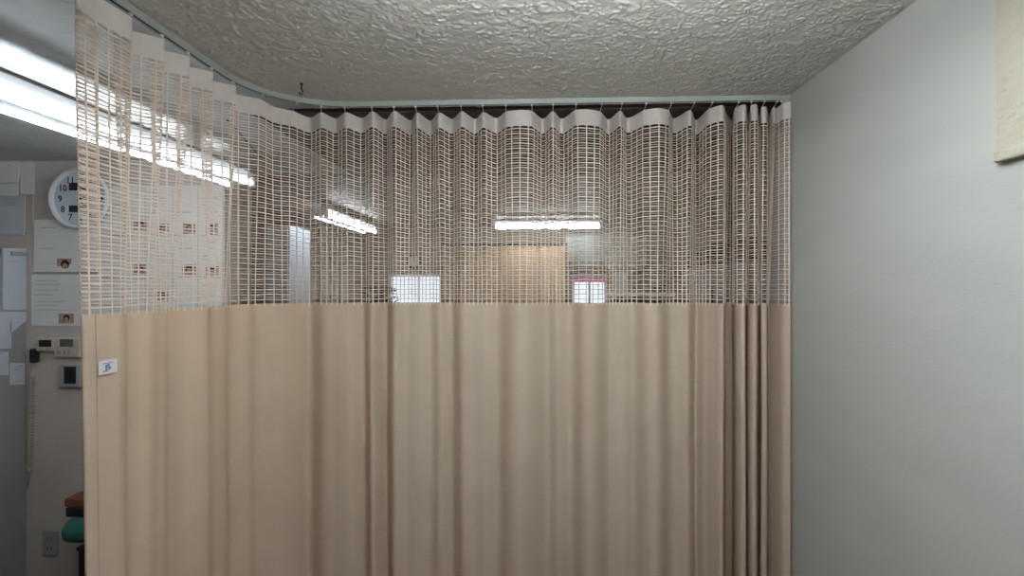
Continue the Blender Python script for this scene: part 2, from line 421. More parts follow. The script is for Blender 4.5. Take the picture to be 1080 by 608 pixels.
# vertical threads
nv = int(TOT/VS)
zs = [ZH+.004-(ZH-ZM+.010)*k/28 for k in range(29)]
vedge = [0, 1]+[]
for c in range(nv+2):
    s = min(c*VS, TOT); fi = s/TOT*N; i0 = int(fi); i0 = min(max(i0, 1), N-1)
    k0 = len(v)
    for z in zs:
        p = prof_at(i0, z).lerp(prof_at(min(i0+1, N), z), fi-int(fi)); q = prof_at(min(i0+1, N), z)-prof_at(i0-1, z); q.z = 0; q.normalize(); nn = Vector((-q.y, q.x, 0))
        h = .0021; w = .0011; p = p+Vector((0, 0, DR[i0]))
        v += [p+nn*w+q*h, p+nn*w-q*h, p-nn*w-q*h, p-nn*w+q*h]
    for k in range(28):
        a = k0+k*4
        for q in range(4): f.append((a+q, a+(q+1) % 4, a+4+(q+1) % 4, a+4+q))
link('net_panel', v, f, M['mesh'], cur)
# seam of the turned side hem
sm = min(range(EI, EI+60), key=lambda i: abs(pxof(prof_at(i, 1.2))-103.5))
v = []; f = []
zz = [ZM-(ZM-ZB)*k/20 for k in range(21)]
MB().tube([prof_at(sm, z)+Vector((.0012, 0, 0)) for z in zz], .0010, 5).build('hem_seam', M['fabric'], cur)
# rail hooks
hooktag = []
for h in hooks:
    p = TC[TI[h]]
    # nearest rail point
    q = min(RP, key=lambda r: (r-p).length)
    best = q; 
    for a, b in zip(RP, RP[1:]):
        t = max(0, min(1, (p-a).dot(b-a)/(b-a).length_squared)); c = a.lerp(b, t)
        if (c-p).length < (best-p).length: best = c
    zt_ = CEIL-.020
    pts = [Vector((best.x, best.y, zt_)), Vector((best.x, best.y, zt_-.008)), Vector(((best.x+p.x)/2, (best.y+p.y)/2, zt_-.013)), Vector((p.x, p.y-.004, TZ-.002)), Vector((p.x, p.y-.004, TZ-.030))]
    mb = MB().tube(pts, .0011, 5)
    mb.box((best.x-.004, best.y-.004, zt_-.006), (best.x+.004, best.y+.004, zt_+.001), .001)
    mb.build('hook', M['white'], cur)
# sewn care tag
c1 = PX(100.5, 380, XL+.03); c2 = PX(122, 397, XL+.03)
ti = min(range(EI, EI+90), key=lambda i: abs(pxof(prof_at(i, 1.55))-103))
tj = min(range(EI, EI+120), key=lambda i: abs(pxof(prof_at(i, 1.55))-121))
tA = prof_at(ti, 1.55); tB = prof_at(tj, 1.55)
dA = tA.x*FW[0]+tA.y*FW[1]; dB = tB.x*FW[0]+tB.y*FW[1]
zA1, zA2 = CZ+(302-381)/F*dA, CZ+(302-396)/F*dA
dv = (tB-tA); dv.z = 0; L = dv.length; dv.normalize(); nn = Vector((dv.y, -dv.x, 0))
o0 = tA+nn*.006; o0.z = 0
def tq(s0, s1, z0, z1, off, th=.0006):
    mb = MB(); a = o0+dv*s0+nn*off; b = o0+dv*s1+nn*off; c = b+nn*th; d = a+nn*th
    vs = [Vector((p.x, p.y, z)) for z in (z0, z1) for p in (a, b, c, d)]
    mb.add(vs, [(0, 1, 2, 3), (4, 5, 6, 7), (0, 1, 5, 4), (1, 2, 6, 5), (2, 3, 7, 6), (3, 0, 4, 7)]); return mb
tagp = tq(-.006, L, zA2, zA1, 0).build('care_tag', M['white'], cur); tagp['label'] = 'white printed tag'
H = zA1-zA2
pr = MB()
def addq(s0, s1, a, b): 
    t = tq(s0, s1, zA2+H*a, zA2+H*b, .0007, .0003); pr.add(t.v, t.f)
addq(L*.12, L*.72, .74, .79); addq(L*.12, L*.42, .18, .24)
for (a, b, c, d) in ((.28, .55, .60, .68), (.28, .36, .30, .62), (.36, .6, .44, .52), (.50, .58, .28, .48), (.30, .52, .28, .35), (.42, .47, .5, .7)): addq(L*a, L*b, c, d)
pr.build('tag_print', M['blueprint'], tagp)

# ---------------------------------------------------------------- fluorescent lights
def lampfix(name, label, cx, y0, y1, zbot, w, along='y', group='fluorescent ceiling fixtures', tm='tube', stem=True, tubes=(0,), tr=.0155, name_near=False):
    t = thing(name, label, 'ceiling light', (0, 0, 0), group)
    cyc = (y0+y1)/2
    def P(s, u, z): return (cx+s, u, z) if along == 'y' else (u, cx+s, z)
    zt = (CEIL-.001) if not stem else zbot+.115
    zr = zbot+.05; h = zt-zr
    # housing: inverted trapezoid spine, the tubes lie along its flanks
    prof = [(-w*.16, zr-.012), (-w*.36, zt-.012), (-w*.36, zt), (w*.36, zt), (w*.36, zt-.012), (w*.16, zr-.012)]
    v = [P(a, u, z) for u in (y0, y1) for a, z in prof]; n = len(prof)
    f = [(k, (k+1) % n, n+(k+1) % n, n+k) for k in range(n)]+[tuple(range(n)), tuple(range(n, 2*n))]
    MB().add(v, f).build('housing', M['whitemetal'], t)
    if stem:
        bx(P(w*.42, y0, zt-.012), P(w*.36+.0005, y1, zt)).build('edge_strip', M['lampside'], t)  # near edge of the white housing, coloured dark as its unlit side
    for s in tubes:
        e = .03
        MB().tube([P(s, y0+e, zr-.004), P(s, y1-e, zr-.004)], tr, 14).build('tube', M[tm if not (name_near and s > 0) else 'tube_weak'], t, True)
        for (u0, u1) in ((y0+.005, y0+e+.004), (y1-e-.004, y1-.005)):
            bx(P(s-.016, u0, zr-.024), P(s+.016, u1, zr+.030), .004).build('socket', M['white'], t)
    if stem:
        for u in (y0+(y1-y0)*.2, y0+(y1-y0)*.8):
            bx(P(-.02, u-.03, zt-.002), P(.02, u+.03, CEIL-.0005)).build('stem', M['whitemetal'], t)
    return t
lampfix('fluorescent_light', 'long white fluorescent ceiling light beyond the curtain, above the wall clock', -1.575, .75, 2.80, CZ+.505, .165, tubes=(-.060, .060), stem=True, tr=.0175, name_near=True)
lampfix('fluorescent_light', 'fluorescent ceiling light directly overhead inside the curtained cubicle, out of view', .78, -.38, .64, CEIL-.195, .20, along='x', stem=True, tubes=(-.085, .085), tm='tube_near')
q = PY(577, 243, 5.85)
lampfix('fluorescent_light', 'far fluorescent light seen through the middle of the net, lying crosswise', 5.85, PY(520, 243, 5.85).x, PY(635, 243, 5.85).x, q.z-.01, .2, along='x', tm='tube_dim', tubes=(-.06, .06))
q = PD(330, 232, 5.3)
lampfix('fluorescent_light', 'far fluorescent light seen through the net at the left, running lengthwise', -1.86, 4.5, 5.95, CZ+.565, .2, tm='tube_dim', tubes=(-.06, .06), stem=True)

# ---------------------------------------------------------------- clock on the left wall
c = PY(80.5, 209, YW-.06); r = 33.0/F*YW
ck = thing('wall_clock', 'large round white wall clock with black numerals behind the curtain edge', 'clock', (c.x, YW, c.z))
def cl(prof, cap=False): return MB().lathe(prof, (c.x, YW, c.z), 'y', 64, cap)
cl([(r*.88, 0), (r*.95, -.02), (r*1.0, -.045), (r*.985, -.056), (r*.95, -.060), (r*.92, -.056), (r*.905, -.030)]).build('rim', M['white'], ck, True)
cl([(r*.90, -.002), (r*.965, -.012), (r*.975, -.022), (r*.94, -.024)]).build('back_case', M['greyplastic'], ck, True)
cl([(r*.91, -.026), (r*.91, -.030), (0.00001, -.030)]).build('dial', M['dial'], ck)
def text_mesh(s, size):
    cu = bpy.data.curves.new('t', 'FONT'); cu.body = s; cu.size = size; cu.align_x = 'CENTER'; cu.align_y = 'CENTER'; cu.extrude = .0006; cu.offset = .0008
    o = bpy.data.objects.new('t', cu); C.objects.link(o)
    dg = bpy.context.evaluated_depsgraph_get(); me = bpy.data.meshes.new_from_object(o.evaluated_get(dg))
    v = [x.co.copy() for x in me.vertices]; f = [tuple(p.vertices) for p in me.polygons]
    bpy.data.objects.remove(o); bpy.data.curves.remove(cu); bpy.data.meshes.remove(me); return v, f
nb = MB()
for k in range(1, 13):
    a = PI/2-k*PI/6; v, f = text_mesh(str(k), .052)
    nb.add([(c.x+r*.70*math.cos(a)+p.x, YW-.0312-p.z, c.z+r*.70*math.sin(a)+p.y) for p in v], f)
for k in range(60):
    a = k*PI/30; 
    for s in (.83,):
        ca, sa = math.cos(a), math.sin(a); w = .0008
        p0 = Vector((c.x+r*s*ca, YW-.0306, c.z+r*s*sa)); p1 = Vector((c.x+r*(s+.03)*ca, YW-.0306, c.z+r*(s+.03)*sa)); t = Vector((-sa, 0, ca))*w
        nb.add([p0-t, p0+t, p1+t, p1-t], [(0, 1, 2, 3)])
nb.build('numerals', M['ink'], ck)
for (y0, y1) in ((193, 201), (217, 224)):
    a = PY(73, y0, YW-.03); b = PY(91, y1, YW-.03)
    bx((a.x, YW-.0325, a.z), (b.x, YW-.0302, b.z)).build('small_display', M['lcd'] if 0 else M['black'], ck)
for ang, ln, w in ((20, .42, .004), (-62, .60, .003)):
    a = math.radians(ang); d = Vector((math.cos(a), 0, math.sin(a))); t = Vector((-d.z, 0, d.x))*w; p = Vector((c.x, YW-.036, c.z))
    MB().add([p-d*.02-t, p-d*.02+t, p+d*r*ln+t*.5, p+d*r*ln-t*.5]+[x+Vector((0, .0015, 0)) for x in (p-d*.02-t, p-d*.02+t, p+d*r*ln+t*.5, p+d*r*ln-t*.5)], [(0, 1, 2, 3), (4, 5, 6, 7), (0, 1, 5, 4), (1, 2, 6, 5), (2, 3, 7, 6), (3, 0, 4, 7)]).build('hand', M['ink'], ck)

# ---------------------------------------------------------------- papers on the left wall
def YW_(Y): return Y-.0002
def paper(px0, py0, px1, py1, label, name='wall_notice', m='paper', Y=YW, photos=(), lines=(), group=None, curl=0, cat='paper', off=.0, clip=False):
    a = PY(px0, py0, Y-.002); b = PY(px1, py1, Y-.002); y = Y-.0025-off
    root = None; n = 8; v = []
    for k in range(n+1):
        t = k/n; z = a.z+(b.z-a.z)*t; bow = curl*t**3
        bk = max(0, bow-.0012)
        v += [(a.x, y-bow*.5-.0006, z), (b.x, y-bow-.0006, z), (b.x, YW_(Y)-bk, z), (a.x, YW_(Y)-bk*.5, z)]
    f = []
    for k in range(n):
        for q in range(4): f.append((k*4+q, k*4+(q+1) % 4, k*4+4+(q+1) % 4, k*4+4+q))
    f += [(0, 1, 2, 3), (n*4, n*4+1, n*4+2, n*4+3)]
    root = MB().add(v, f).build(name, M[m]); tag(root, label, cat, group)
    def onp(x0, y0, x1, y1, lift=.0009):
        p = PY(x0, y0, Y-.003-off); q = PY(x1, y1, Y-.003-off); t = (p.z-a.z)/(b.z-a.z); bow = curl*max(0, min(1, t))**3
        yy = y-bow-.0006
        return MB().box((p.x, yy-lift, p.z), (q.x, yy-.0001, q.z))
    for (x0, y0, x1, y1) in photos:
        ph = onp(x0, y0, x1, y1).build('photo_print', M['photo'], root)
        w, h = x1-x0, y1-y0
        # the print's dark-haired sitter
        cx, cy = x0+w*.5, y0+h*.45
        pp = PY(cx, cy, Y-.0045-off-curl); rr = h*.36/F*Y
        MB().lathe([(.00001, -.0004), (rr, -.0004), (rr, 0)], (pp.x, pp.y, pp.z), 'y', 16).build('hair_print', M['photoblack'], ph)
        MB().lathe([(.00001, -.0004), (rr*.62, -.0004), (rr*.62, 0)], (pp.x, pp.y-.0006, pp.z-rr*.35), 'y', 16).build('face_print', M['skin'], ph)
    if lines:
        for (x0, yy, x1) in lines:
            onp(x0, yy, x1, yy+.45, .0006).build('printed_line', M['greyink'], root)
    if clip:
        t = onp((px0+px1)/2-4, py0-2, (px0+px1)/2+4, py0+2, .006); t.build('clip', M['greyplastic'], root)
    return root
def rows(x0, x1, ys): return [(x0+random.random()*2, y, x0+(x1-x0)*random.uniform(.45, .95)) for y in ys]
paper(37, 232, 104, 287, 'large white sheet with a small portrait photo hanging just below the wall clock', 'calendar_sheet', off=.006, photos=((61, 273, 76, 286.5),), lines=rows(42, 74, (240, 262)), curl=.010)
paper(33.5, 290, 104, 344, 'cream sheet with printed lines, lowest left of the sheets above the thermostats', 'calendar_sheet', off=.001, lines=rows(36, 76, (296, 300, 306, 311, 318, 322, 327)), photos=((62, 331, 78, 341.5),))
cols = [(106, 152), (153.5, 181), (182.5, 208), (209.5, 234)]
pos = ['nearest the wall clock', 'second from the wall clock', 'third from the wall clock', 'farthest from the wall clock']
ph1 = [((141, 232, 155, 243),), ((166, 236, 178, 246),), ((193, 236, 206, 247),), ((217, 236, 230, 248),)]
ph2 = [((141, 279, 154, 290),), ((166, 308, 178, 318),), ((192, 279, 207, 290),), ((217, 281, 231, 291),)]
for k, (x0, x1) in enumerate(cols):
    paper(x0, 196, x1, 247.5+k*.3, 'notice with photo behind the net, upper row, '+pos[k], 'wall_notice', photos=ph1[k], lines=rows(x0+3, x1-3, (203, 209, 216, 224)), group='notices behind the net', cat='notice')
    paper(x0, 249.5, x1, 292, 'notice with photo behind the net, middle row, '+pos[k], 'wall_notice', photos=ph2[k] if k != 1 else (), lines=rows(x0+3, x1-3, (255, 262, 270)), group='notices behind the net', cat='notice')
    paper(x0, 294, x1, 340, 'notice behind the net, lowest row, '+pos[k], 'wall_notice', photos=ph2[k] if k == 1 else (), lines=rows(x0+3, x1-3, (300, 306, 313, 322)), group='notices behind the net', cat='notice')
paper(240, 306, 256, 342, 'narrow pale poster with a dark figure beyond the wall corner', 'poster', Y=YW+.16+2.2, photos=((243, 309, 252, 322),), cat='poster') if 0 else None
# beige backing strip and papers above the cabinet
paper(27, 206, 35, 247, 'narrow tan strip of card beside the stack of papers left of the clock', 'card_strip', m='cream', off=.0005)
paper(-14, 171, 21, 193, 'small white paper at the top of the wall, left of the clock', 'paper_sheet', off=.004, lines=rows(8, 14, (174,)), curl=.012)
paper(-16, 194, 19, 208, 'white paper tucked below the top paper, left of the clock', 'paper_sheet', off=.002, lines=rows(7, 14, (207,)))
paper(-18, 207, 27, 248, 'large bluish white paper with a wavy edge, left of the clock', 'paper_sheet', m='bluepaper', off=.004, lines=rows(4, 20, (214, 216)), curl=.01)
paper(22, 171, 36, 205, 'plain cream paper between the top left papers and the clock', 'paper_sheet', off=.001)

# ---------------------------------------------------------------- grey steel cabinet left of the wall, with papers on its side
XS = PY(28.5, 400, YW).x
cab = thing('steel_cabinet', 'tall dark grey steel cabinet at the left edge with papers stuck on it', 'cabinet', (XS-.3, 2.7, 0))
zcab = PY(28, 262, YW).z
bx((-3.6, 2.15, .03), (XS, YW-.003, zcab), .006).build('body', M['steel'], cab)
for a in ((-3.55, 2.13), (-3.30, 2.13)): pass
bx((-3.58, 2.135, .08), (-3.31, 2.152, zcab-.03), .004).build('door', M['steel'], cab)
bx((-3.30, 2.135, .08), (XS-.012, 2.152, zcab-.03), .004).build('door', M['steel'], cab)
bx((-3.34, 2.11, 1.0), (-3.325, 2.135, 1.15), .003).build('handle', M['chrome'], cab)
bx((-3.58, 2.17, 0), (XS-.02, YW-.02, .031)).build('plinth', M['black'], cab)
def side_paper(px0, py0, px1, py1, label, m='paper', lines=(), name='paper_sheet', off=0, skew=0):
    x = XS+.0012+off
    ya = PX(px0, 300, x).y; yb = PX(px1, 300, x).y
    z = lambda px, py: PX(px, py, x).z
    corners = [(ya, z(px0, py0)), (yb, z(px1, py0)), (yb, z(px1, py1+skew)), (ya, z(px0, py1))]
    v = [(XS+.0002, a, b) for a, b in corners]+[(x+.0007, a, b) for a, b in corners]
    o = MB().add(v, [(0, 1, 2, 3), (4, 5, 6, 7), (0, 1, 5, 4), (1, 2, 6, 5), (2, 3, 7, 6), (3, 0, 4, 7)]).build(name, M[m]); tag(o, label, 'paper')
    if lines:
        for (x0, yy, x1) in lines:
            a = PX(x0, yy, x); b = PX(x1, yy, x); bx((x+.0006, a.y, a.z-.0018), (x+.0011, b.y, a.z+.0018)).build('printed_line', M['greyink'], o)
    return o
o = side_paper(3, 262, 31 if 0 else 28, 327, 'blue grey sheet held by a clip on the upper side of the steel cabinet', 'bluepaper', lines=[(9, 276, 17)], off=.002)
p = PX(20, 268, XS+.004); bx((XS+.003, p.y-.05, p.z-.012), (XS+.012, p.y+.05, p.z+.012), .002).build('clip', M['greyplastic'], o)
side_paper(-3, 329, 11, 341, 'small white slip below the clipped blue grey sheet, at the photo edge', 'bluepaper', off=.004)
side_paper(11, 329, 28, 352, 'pale paper with a curled lower corner below the clipped blue grey sheet', 'bluepaper', off=.001, skew=-14)
side_paper(-4, 341, 12, 368, 'pale paper below the small slip at the left edge of the cabinet side', 'bluepaper', off=.001, lines=[(-2, 373, 3)])
side_paper(-4, 371, 9, 396, 'lower pale paper at the left edge of the cabinet side', 'bluepaper', off=.001)
side_paper(16, 352, 26.5, 381, 'plain grey card above the small lined card on the cabinet side', 'steel', off=.001)
side_paper(10.5, 383, 26, 406, 'small lined card low on the side of the steel cabinet', 'bluepaper', lines=[(13, 388, 24), (13, 391, 20), (12, 404, 24)], off=.003)
# mustard cloth at the edge
a = PX(-6, 262, XS+.02); b = PX(5, 298, XS+.02)
mb = MB(); v = []; f = []; n = 12
for k in range(n+1):
    t = k/n; z = a.z+(b.z-a.z)*t; y1 = b.y-.05*t
    v += [(XS+.004, a.y, z), (XS+.014+.006*math.sin(6*t), (a.y+y1)/2, z), (XS+.006, y1, z), (XS+.002, y1-.01, z), (XS+.002, a.y, z)]
for k in range(n):
    for q in range(5): f.append((k*5+q, k*5+(q+1) % 5, k*5+5+(q+1) % 5, k*5+5+q))
f += [tuple(range(5)), tuple(n*5+q for q in range(5))]
tag(mb.add(v, f).build('hanging_cloth', M['mustard'], None, True), 'mustard coloured cloth hanging at the left edge on the cabinet side', 'cloth')

# ---------------------------------------------------------------- wall controls, cord, outlet
def unit(px0, py0, px1, py1, dep, name, label, body, screen, sm, buttons=()):
    a = PY(px0, py0, YW-dep); b = PY(px1, py1, YW-dep)
    t = thing(name, label, 'wall control', ((a.x+b.x)/2, YW, b.z))
    bx((a.x, YW-dep, a.z), (b.x, YW-.0005, b.z), .007).build('case', M[body], t)
    s0 = PY(screen[0], screen[1], YW-dep-.001); s1 = PY(screen[2], screen[3], YW-dep-.001)
    bx((s0.x, YW-dep-.002, s0.z), (s1.x, YW-dep+.002, s1.z)).build('screen', M[sm], t)
    for (x0, y0, x1, y1) in buttons:
        p = PY(x0, y0, YW-dep-.003); q = PY(x1, y1, YW-dep-.003); bx((p.x, YW-dep-.005, p.z), (q.x, YW-dep+.001, q.z), .001).build('button', M['greyplastic'], t)
    return t
unit(37.5, 357, 57, 371, .030, 'thermostat', 'small cream wall thermostat with a black display, beside the black clip', 'cream', (41, 359, 54, 366), 'black', ((43, 368, 46, 369.5), (49, 368, 52, 369.5)))
unit(56.5, 356.5, 84, 377.5, .028, 'intercom_panel', 'white wall panel with a dark display and buttons, middle of the three wall units', 'cream', (63, 358, 77, 366), 'lcd', ((60, 369, 65, 374), (67, 369, 70, 374), (71.5, 369, 75, 374)))
unit(61.5, 385, 84, 409, .04, 'wall_monitor', 'grey wall monitor with a black screen below the other two wall units', 'greyplastic', (67.5, 387, 80, 405), 'black')
a = PY(33.5, 368, YW-.03); b = PY(37, 383, YW-.03)
hc = bx((a.x-.004, YW-.045, a.z), (b.x+.004, YW-.0005, b.z), .008).build('cord_socket', M['black']); tag(hc, 'black clip above the coiled cord, left of the cream thermostat', 'socket')
cp = []; c0 = PY(34, 396, YW-.02); c1 = PY(31.5, 496, YW-.02)
cp.append(Vector((c0.x, YW-.02, PY(34, 384, YW).z)))
cp.append(Vector((c0.x, YW-.02, c0.z+.02)))
turns = 34
for k in range(turns*8+1):
    t = k/(turns*8); an = k*PI/4; p = c0.lerp(c1, t); cp.append(Vector((p.x+.011*math.cos(an), YW-.02+.011*math.sin(an), p.z)))
cp.append(Vector((c1.x, YW-.02, c1.z-.02))); cp.append(Vector((c1.x-.02, YW-.015, PY(29, 515, YW).z)))
cd = thing('coiled_cord', 'cream coiled cord hanging down the wall edge below the black clip', 'cord', (c0.x, YW-.02, c1.z))
MB().tube(cp, .0035, 6).build('coil', M['cream'], cd, True)
for p in (c0, c1): MB().lathe([(.0001, -.016), (.011, -.012), (.013, 0), (.011, .012), (.0001, .016)], (p.x, YW-.02, p.z), 'z', 12).build('strain_relief', M['cream'], cd, True)
a = PY(44, 561, YW-.012); b = PY(60, 587, YW-.012)
ou = thing('wall_outlet', 'grey wall outlet plate near the floor at the lower left', 'outlet', ((a.x+b.x)/2, YW, b.z))
bx((a.x, YW-.012, a.z), (b.x, YW-.0005, b.z), .003).build('plate', M['greyplastic'], ou)
so = MB(); w = b.x-a.x; h = a.z-b.z
for r_ in (.3, .7):
    for s in (.38, .62): so.box((a.x+w*s-.0025, YW-.0128, b.z+h*r_-.009), (a.x+w*s+.0025, YW-.011, b.z+h*r_+.009))
so.build('slots', M['black'], ou)
# low stand with an orange box and a teal roll, half hidden by the curtain
Y0 = YW-.28
st = thing('low_stand', 'black low stand by the wall at the lower left, mostly behind the curtain', 'stand', (-2.2, Y0, 0))
xa = PY(80, 560, Y0).x; xe = -1.75; xu = PY(69, 540, Y0+.10).x
z1 = PY(70, 536.5, Y0+.1).z; z2 = PY(70, 573, Y0+.05).z
bx((xa, Y0, z2-.02), (xe, YW-.01, z2), .004).build('lower_shelf', M['black'], st)
bx((xu, Y0+.10, z1-.05), (xe, YW-.01, z1), .004).build('upper_shelf', M['black'], st)
bx((xa, YW-.04, z2), (xe-.02, YW-.012, z1-.05)).build('back_panel', M['black'], st)
for x in (xa+.02, xe-.03):
    for y in (Y0+.02, YW-.04): bx((x-.012, y-.012, 0), (x+.012, y+.012, z2-.02)).build('leg', M['black'], st)
zt2 = PY(70, 526.5, Y0+.11).z
xo = PY(67.5, 530, Y0+.11).x
tag(bx((xo, Y0+.11, z1+.0005), (xo+.30, YW-.05, zt2), .006).build('storage_box', M['orange']), 'orange brown box on the upper shelf of the black stand', 'box')
rr = (PY(70, 546, Y0+.08).z-z2)/2; xt = PY(70.5, 557, Y0+.06).x
mb = MB().lathe([(.00001, 0), (rr*.6, 0), (rr*.93, .015), (rr, .04), (rr, .30), (rr*.93, .325), (.00001, .34)], (0, 0, 0), 'y', 32)
for v_ in mb.v: x, y, z = v_; v_.x, v_.y, v_.z = xt+y, Y0+rr+.005+x, z2+rr+z+.0005
tag(mb.build('round_cushion', M['teal'], None, True), 'teal rolled cushion on the lower shelf of the black stand', 'cushion')
bx((xa-.06 if 0 else xa+.0, YW-.016, 0), (XC, YW-.001, .07)).build('baseboard_left', M['black'])['kind'] = 'structure'

# ---------------------------------------------------------------- textile panel at the right wall
z0 = PX(1049, 168.5, XR-.02); x_ = XR
yA = PX(1049.5, 168, XR-.015).y
hp = thing('roll_blind', 'cream embossed roll blind hanging flat at the top right wall', 'blind', (XR, yA-.35, z0.z))
v = []; f = []; n = 30; yE = .62
for k in range(n+1):
    t = k/n; z = z0.z+(CEIL-.06-z0.z)*t
    w = .0015*math.sin(t*8)
    v += [(XR-.013+w, yA, z), (XR-.013+w, yE, z), (XR-.008+w, yE, z), (XR-.008+w, yA, z)]
for k in range(n):
    for q in range(4): f.append((k*4+q, k*4+(q+1) % 4, k*4+4+(q+1) % 4, k*4+4+q))
f += [(0, 1, 2, 3), (n*4, n*4+1, n*4+2, n*4+3)]
MB().add(v, f).build('cloth', M['textile'], hp)
bx((XR-.021, yA, z0.z-.006), (XR-.004, yE, z0.z+.018), .004).build('bottom_bar', M['textile'], hp)
bx((XR-.06, yA+.02, CEIL-.07), (XR-.001, yE-.02, CEIL-.001), .006).build('cassette', M['white'], hp)

# ---------------------------------------------------------------- little dark hook in the ceiling, cord on the far ceiling
p = PD(318, 90, .75*F/(302-88))
mb = MB().tube([(p.x, p.y, CEIL), (p.x, p.y, CEIL-.02), (p.x+.004, p.y, CEIL-.030), (p.x+.002, p.y, CEIL-.042), (p.x-.006, p.y, CEIL-.040), (p.x-.008, p.y, CEIL-.032)], .0028, 7)
mb.lathe([(.00001, -.004), (.006, -.004), (.006, 0)], (p.x, p.y, CEIL), 'z', 12)
tag(mb.build('ceiling_hook', M['black']), 'small dark screw hook in the stucco ceiling near the rail bend', 'hook')
pa = PD(240, 128, .74*F/(302-128)); pb = PD(276, 167, .74*F/(302-167))
tag(MB().tube([(pa.x, pa.y, CEIL-.005), (pb.x, pb.y, CEIL-.005)], .005, 8).build('electric_cable', M['black']), 'thin dark cord along the ceiling beyond the rail bend', 'cable')

# ---------------------------------------------------------------- far room
# second cubicle rail
fr = thing('far_curtain_rail', 'thin white curtain rail of the next cubicle under the far ceiling', 'curtain rail', (0, 4.9, CEIL))
a = PD(436, 226, 4.85); b = PD(645, 219, 4.85)
zr = a.z
mb = MB().tube([(a.x, 4.85, zr), (b.x, 4.85, zr)], .016, 8); mb.build('track', M['rail'], fr)
for x in (a.x+.1, (a.x+b.x)/2, b.x-.1): MB().tube([(x, 4.85, zr), (x, 4.85, CEIL-.0005)], .006, 6).build('hanger', M['rail'], fr)
a = PD(350, 187, 3.45); b = PD(386, 188, 3.45)
a2 = PD(392, 228, 3.45)
# tan fabric screen
def wavy(px0, px1, z0, z1, Y, amp, per, name, m, parent, th=.004):
    xa = PY(px0, 300, Y).x; xb = PY(px1, 300, Y).x; n = int((xb-xa)/per*10); v = []; f = []
    for i in range(n+1):
        x = xa+(xb-xa)*i/n; y = Y+amp*math.sin(2*PI*i/10)+amp*.5*math.sin(i*.37)
        v += [(x, y, z0), (x, y, z1), (x, y+th, z1), (x, y+th, z0)]
    for i in range(n):
        for q in range(4): f.append((i*4+q, i*4+(q+1) % 4, i*4+4+(q+1) % 4, i*4+4+q))
    f += [(0, 1, 2, 3), (n*4, n*4+1, n*4+2, n*4+3)]
    return MB().add(v, f).build(name, M[m], parent, True)
Ys = 6.12
zs_ = PD(530, 258, Ys).z
sc = thing('fabric_screen', 'tan pleated fabric screen in the far room, between the two windows', 'screen', (0, Ys, 0))
wavy(467, 596, .08, zs_-.02, Ys, .018, .09, 'pleated_cloth', 'tan', sc)
xa, xb = PY(467, 300, Ys).x, PY(596, 300, Ys).x
MB().tube([(xa-.03, Ys, zs_), (xb+.03, Ys, zs_)], .014, 8).build('top_rod', M['black'], sc)
for x in (xa-.02, xb+.02):
    MB().tube([(x, Ys, .02), (x, Ys, zs_+.01)], .012, 8).build('post', M['brownp'], sc)
    bx((x-.02, Ys-.18, 0), (x+.02, Ys+.18, .025), .005).build('foot', M['black'], sc)
# air conditioner high on the far wall
Ya = YB-.26
a = PY(597, 246, Ya); b = PY(682, 283, Ya)
ac = thing('air_conditioner', 'pale green grey wall air conditioner high in the far room, above the right window', 'air conditioner', ((a.x+b.x)/2, YB, b.z))
sec = [(0, a.z), (-.20, a.z), (-.245, a.z-.04), (-.255, (a.z+b.z)/2), (-.24, b.z+.08), (-.19, b.z+.02), (-.12, b.z), (0, b.z)]
v = [(x, YB-.0005+s, z) for x in (a.x, b.x) for s, z in sec]; n = len(sec)
MB().add(v, [(k, (k+1) % n, n+(k+1) % n, n+k) for k in range(n)]+[tuple(range(n)), tuple(range(n, 2*n))]).build('casing', M['greenw'], ac)
bx((a.x+.05, YB-.235, b.z+.025), (b.x-.05, YB-.20, b.z+.045)).build('louver', M['white'], ac)
# pink banner at the right window
a = PY(602, 292, YB-.01); b = PY(642, 297.5, YB-.01)
pk = thing('window_banner', 'bright pink banner strip across the top of the right far window', 'banner', ((a.x+b.x)/2, YB, b.z))
bx((a.x, YB-.006, a.z), (b.x, YB-.003, b.z)).build('film', M['pink'], pk)
bx((a.x-.005, YB-.010, a.z-.004), (b.x+.005, YB-.001, a.z+.006)).build('batten', M['white'], pk)
# round clock with a dark rim above the left window
c = PY(437, 276, YB); rr = 8/F*YB
k2 = thing('wall_clock', 'tiny round dark rimmed clock above the left far window', 'clock', (c.x, YB, c.z))
MB().lathe([(rr*.9, 0), (rr, -.01), (rr, -.03), (rr*.74, -.03), (rr*.74, -.005)], (c.x, YB-.0005, c.z), 'y', 32, False).build('rim', M['black'], k2)
MB().lathe([(rr*.74, -.012), (rr*.74, -.016), (.00001, -.016)], (c.x, YB-.0005, c.z), 'y', 32).build('dial', M['dial'], k2)
bx((c.x-.003, YB-.022, c.z), (c.x+.003, YB-.018, c.z+rr*.55)).build('hand', M['black'], k2)
bx((c.x, YB-.022, c.z-.003), (c.x+rr*.4, YB-.018, c.z+.003)).build('hand', M['black'], k2)
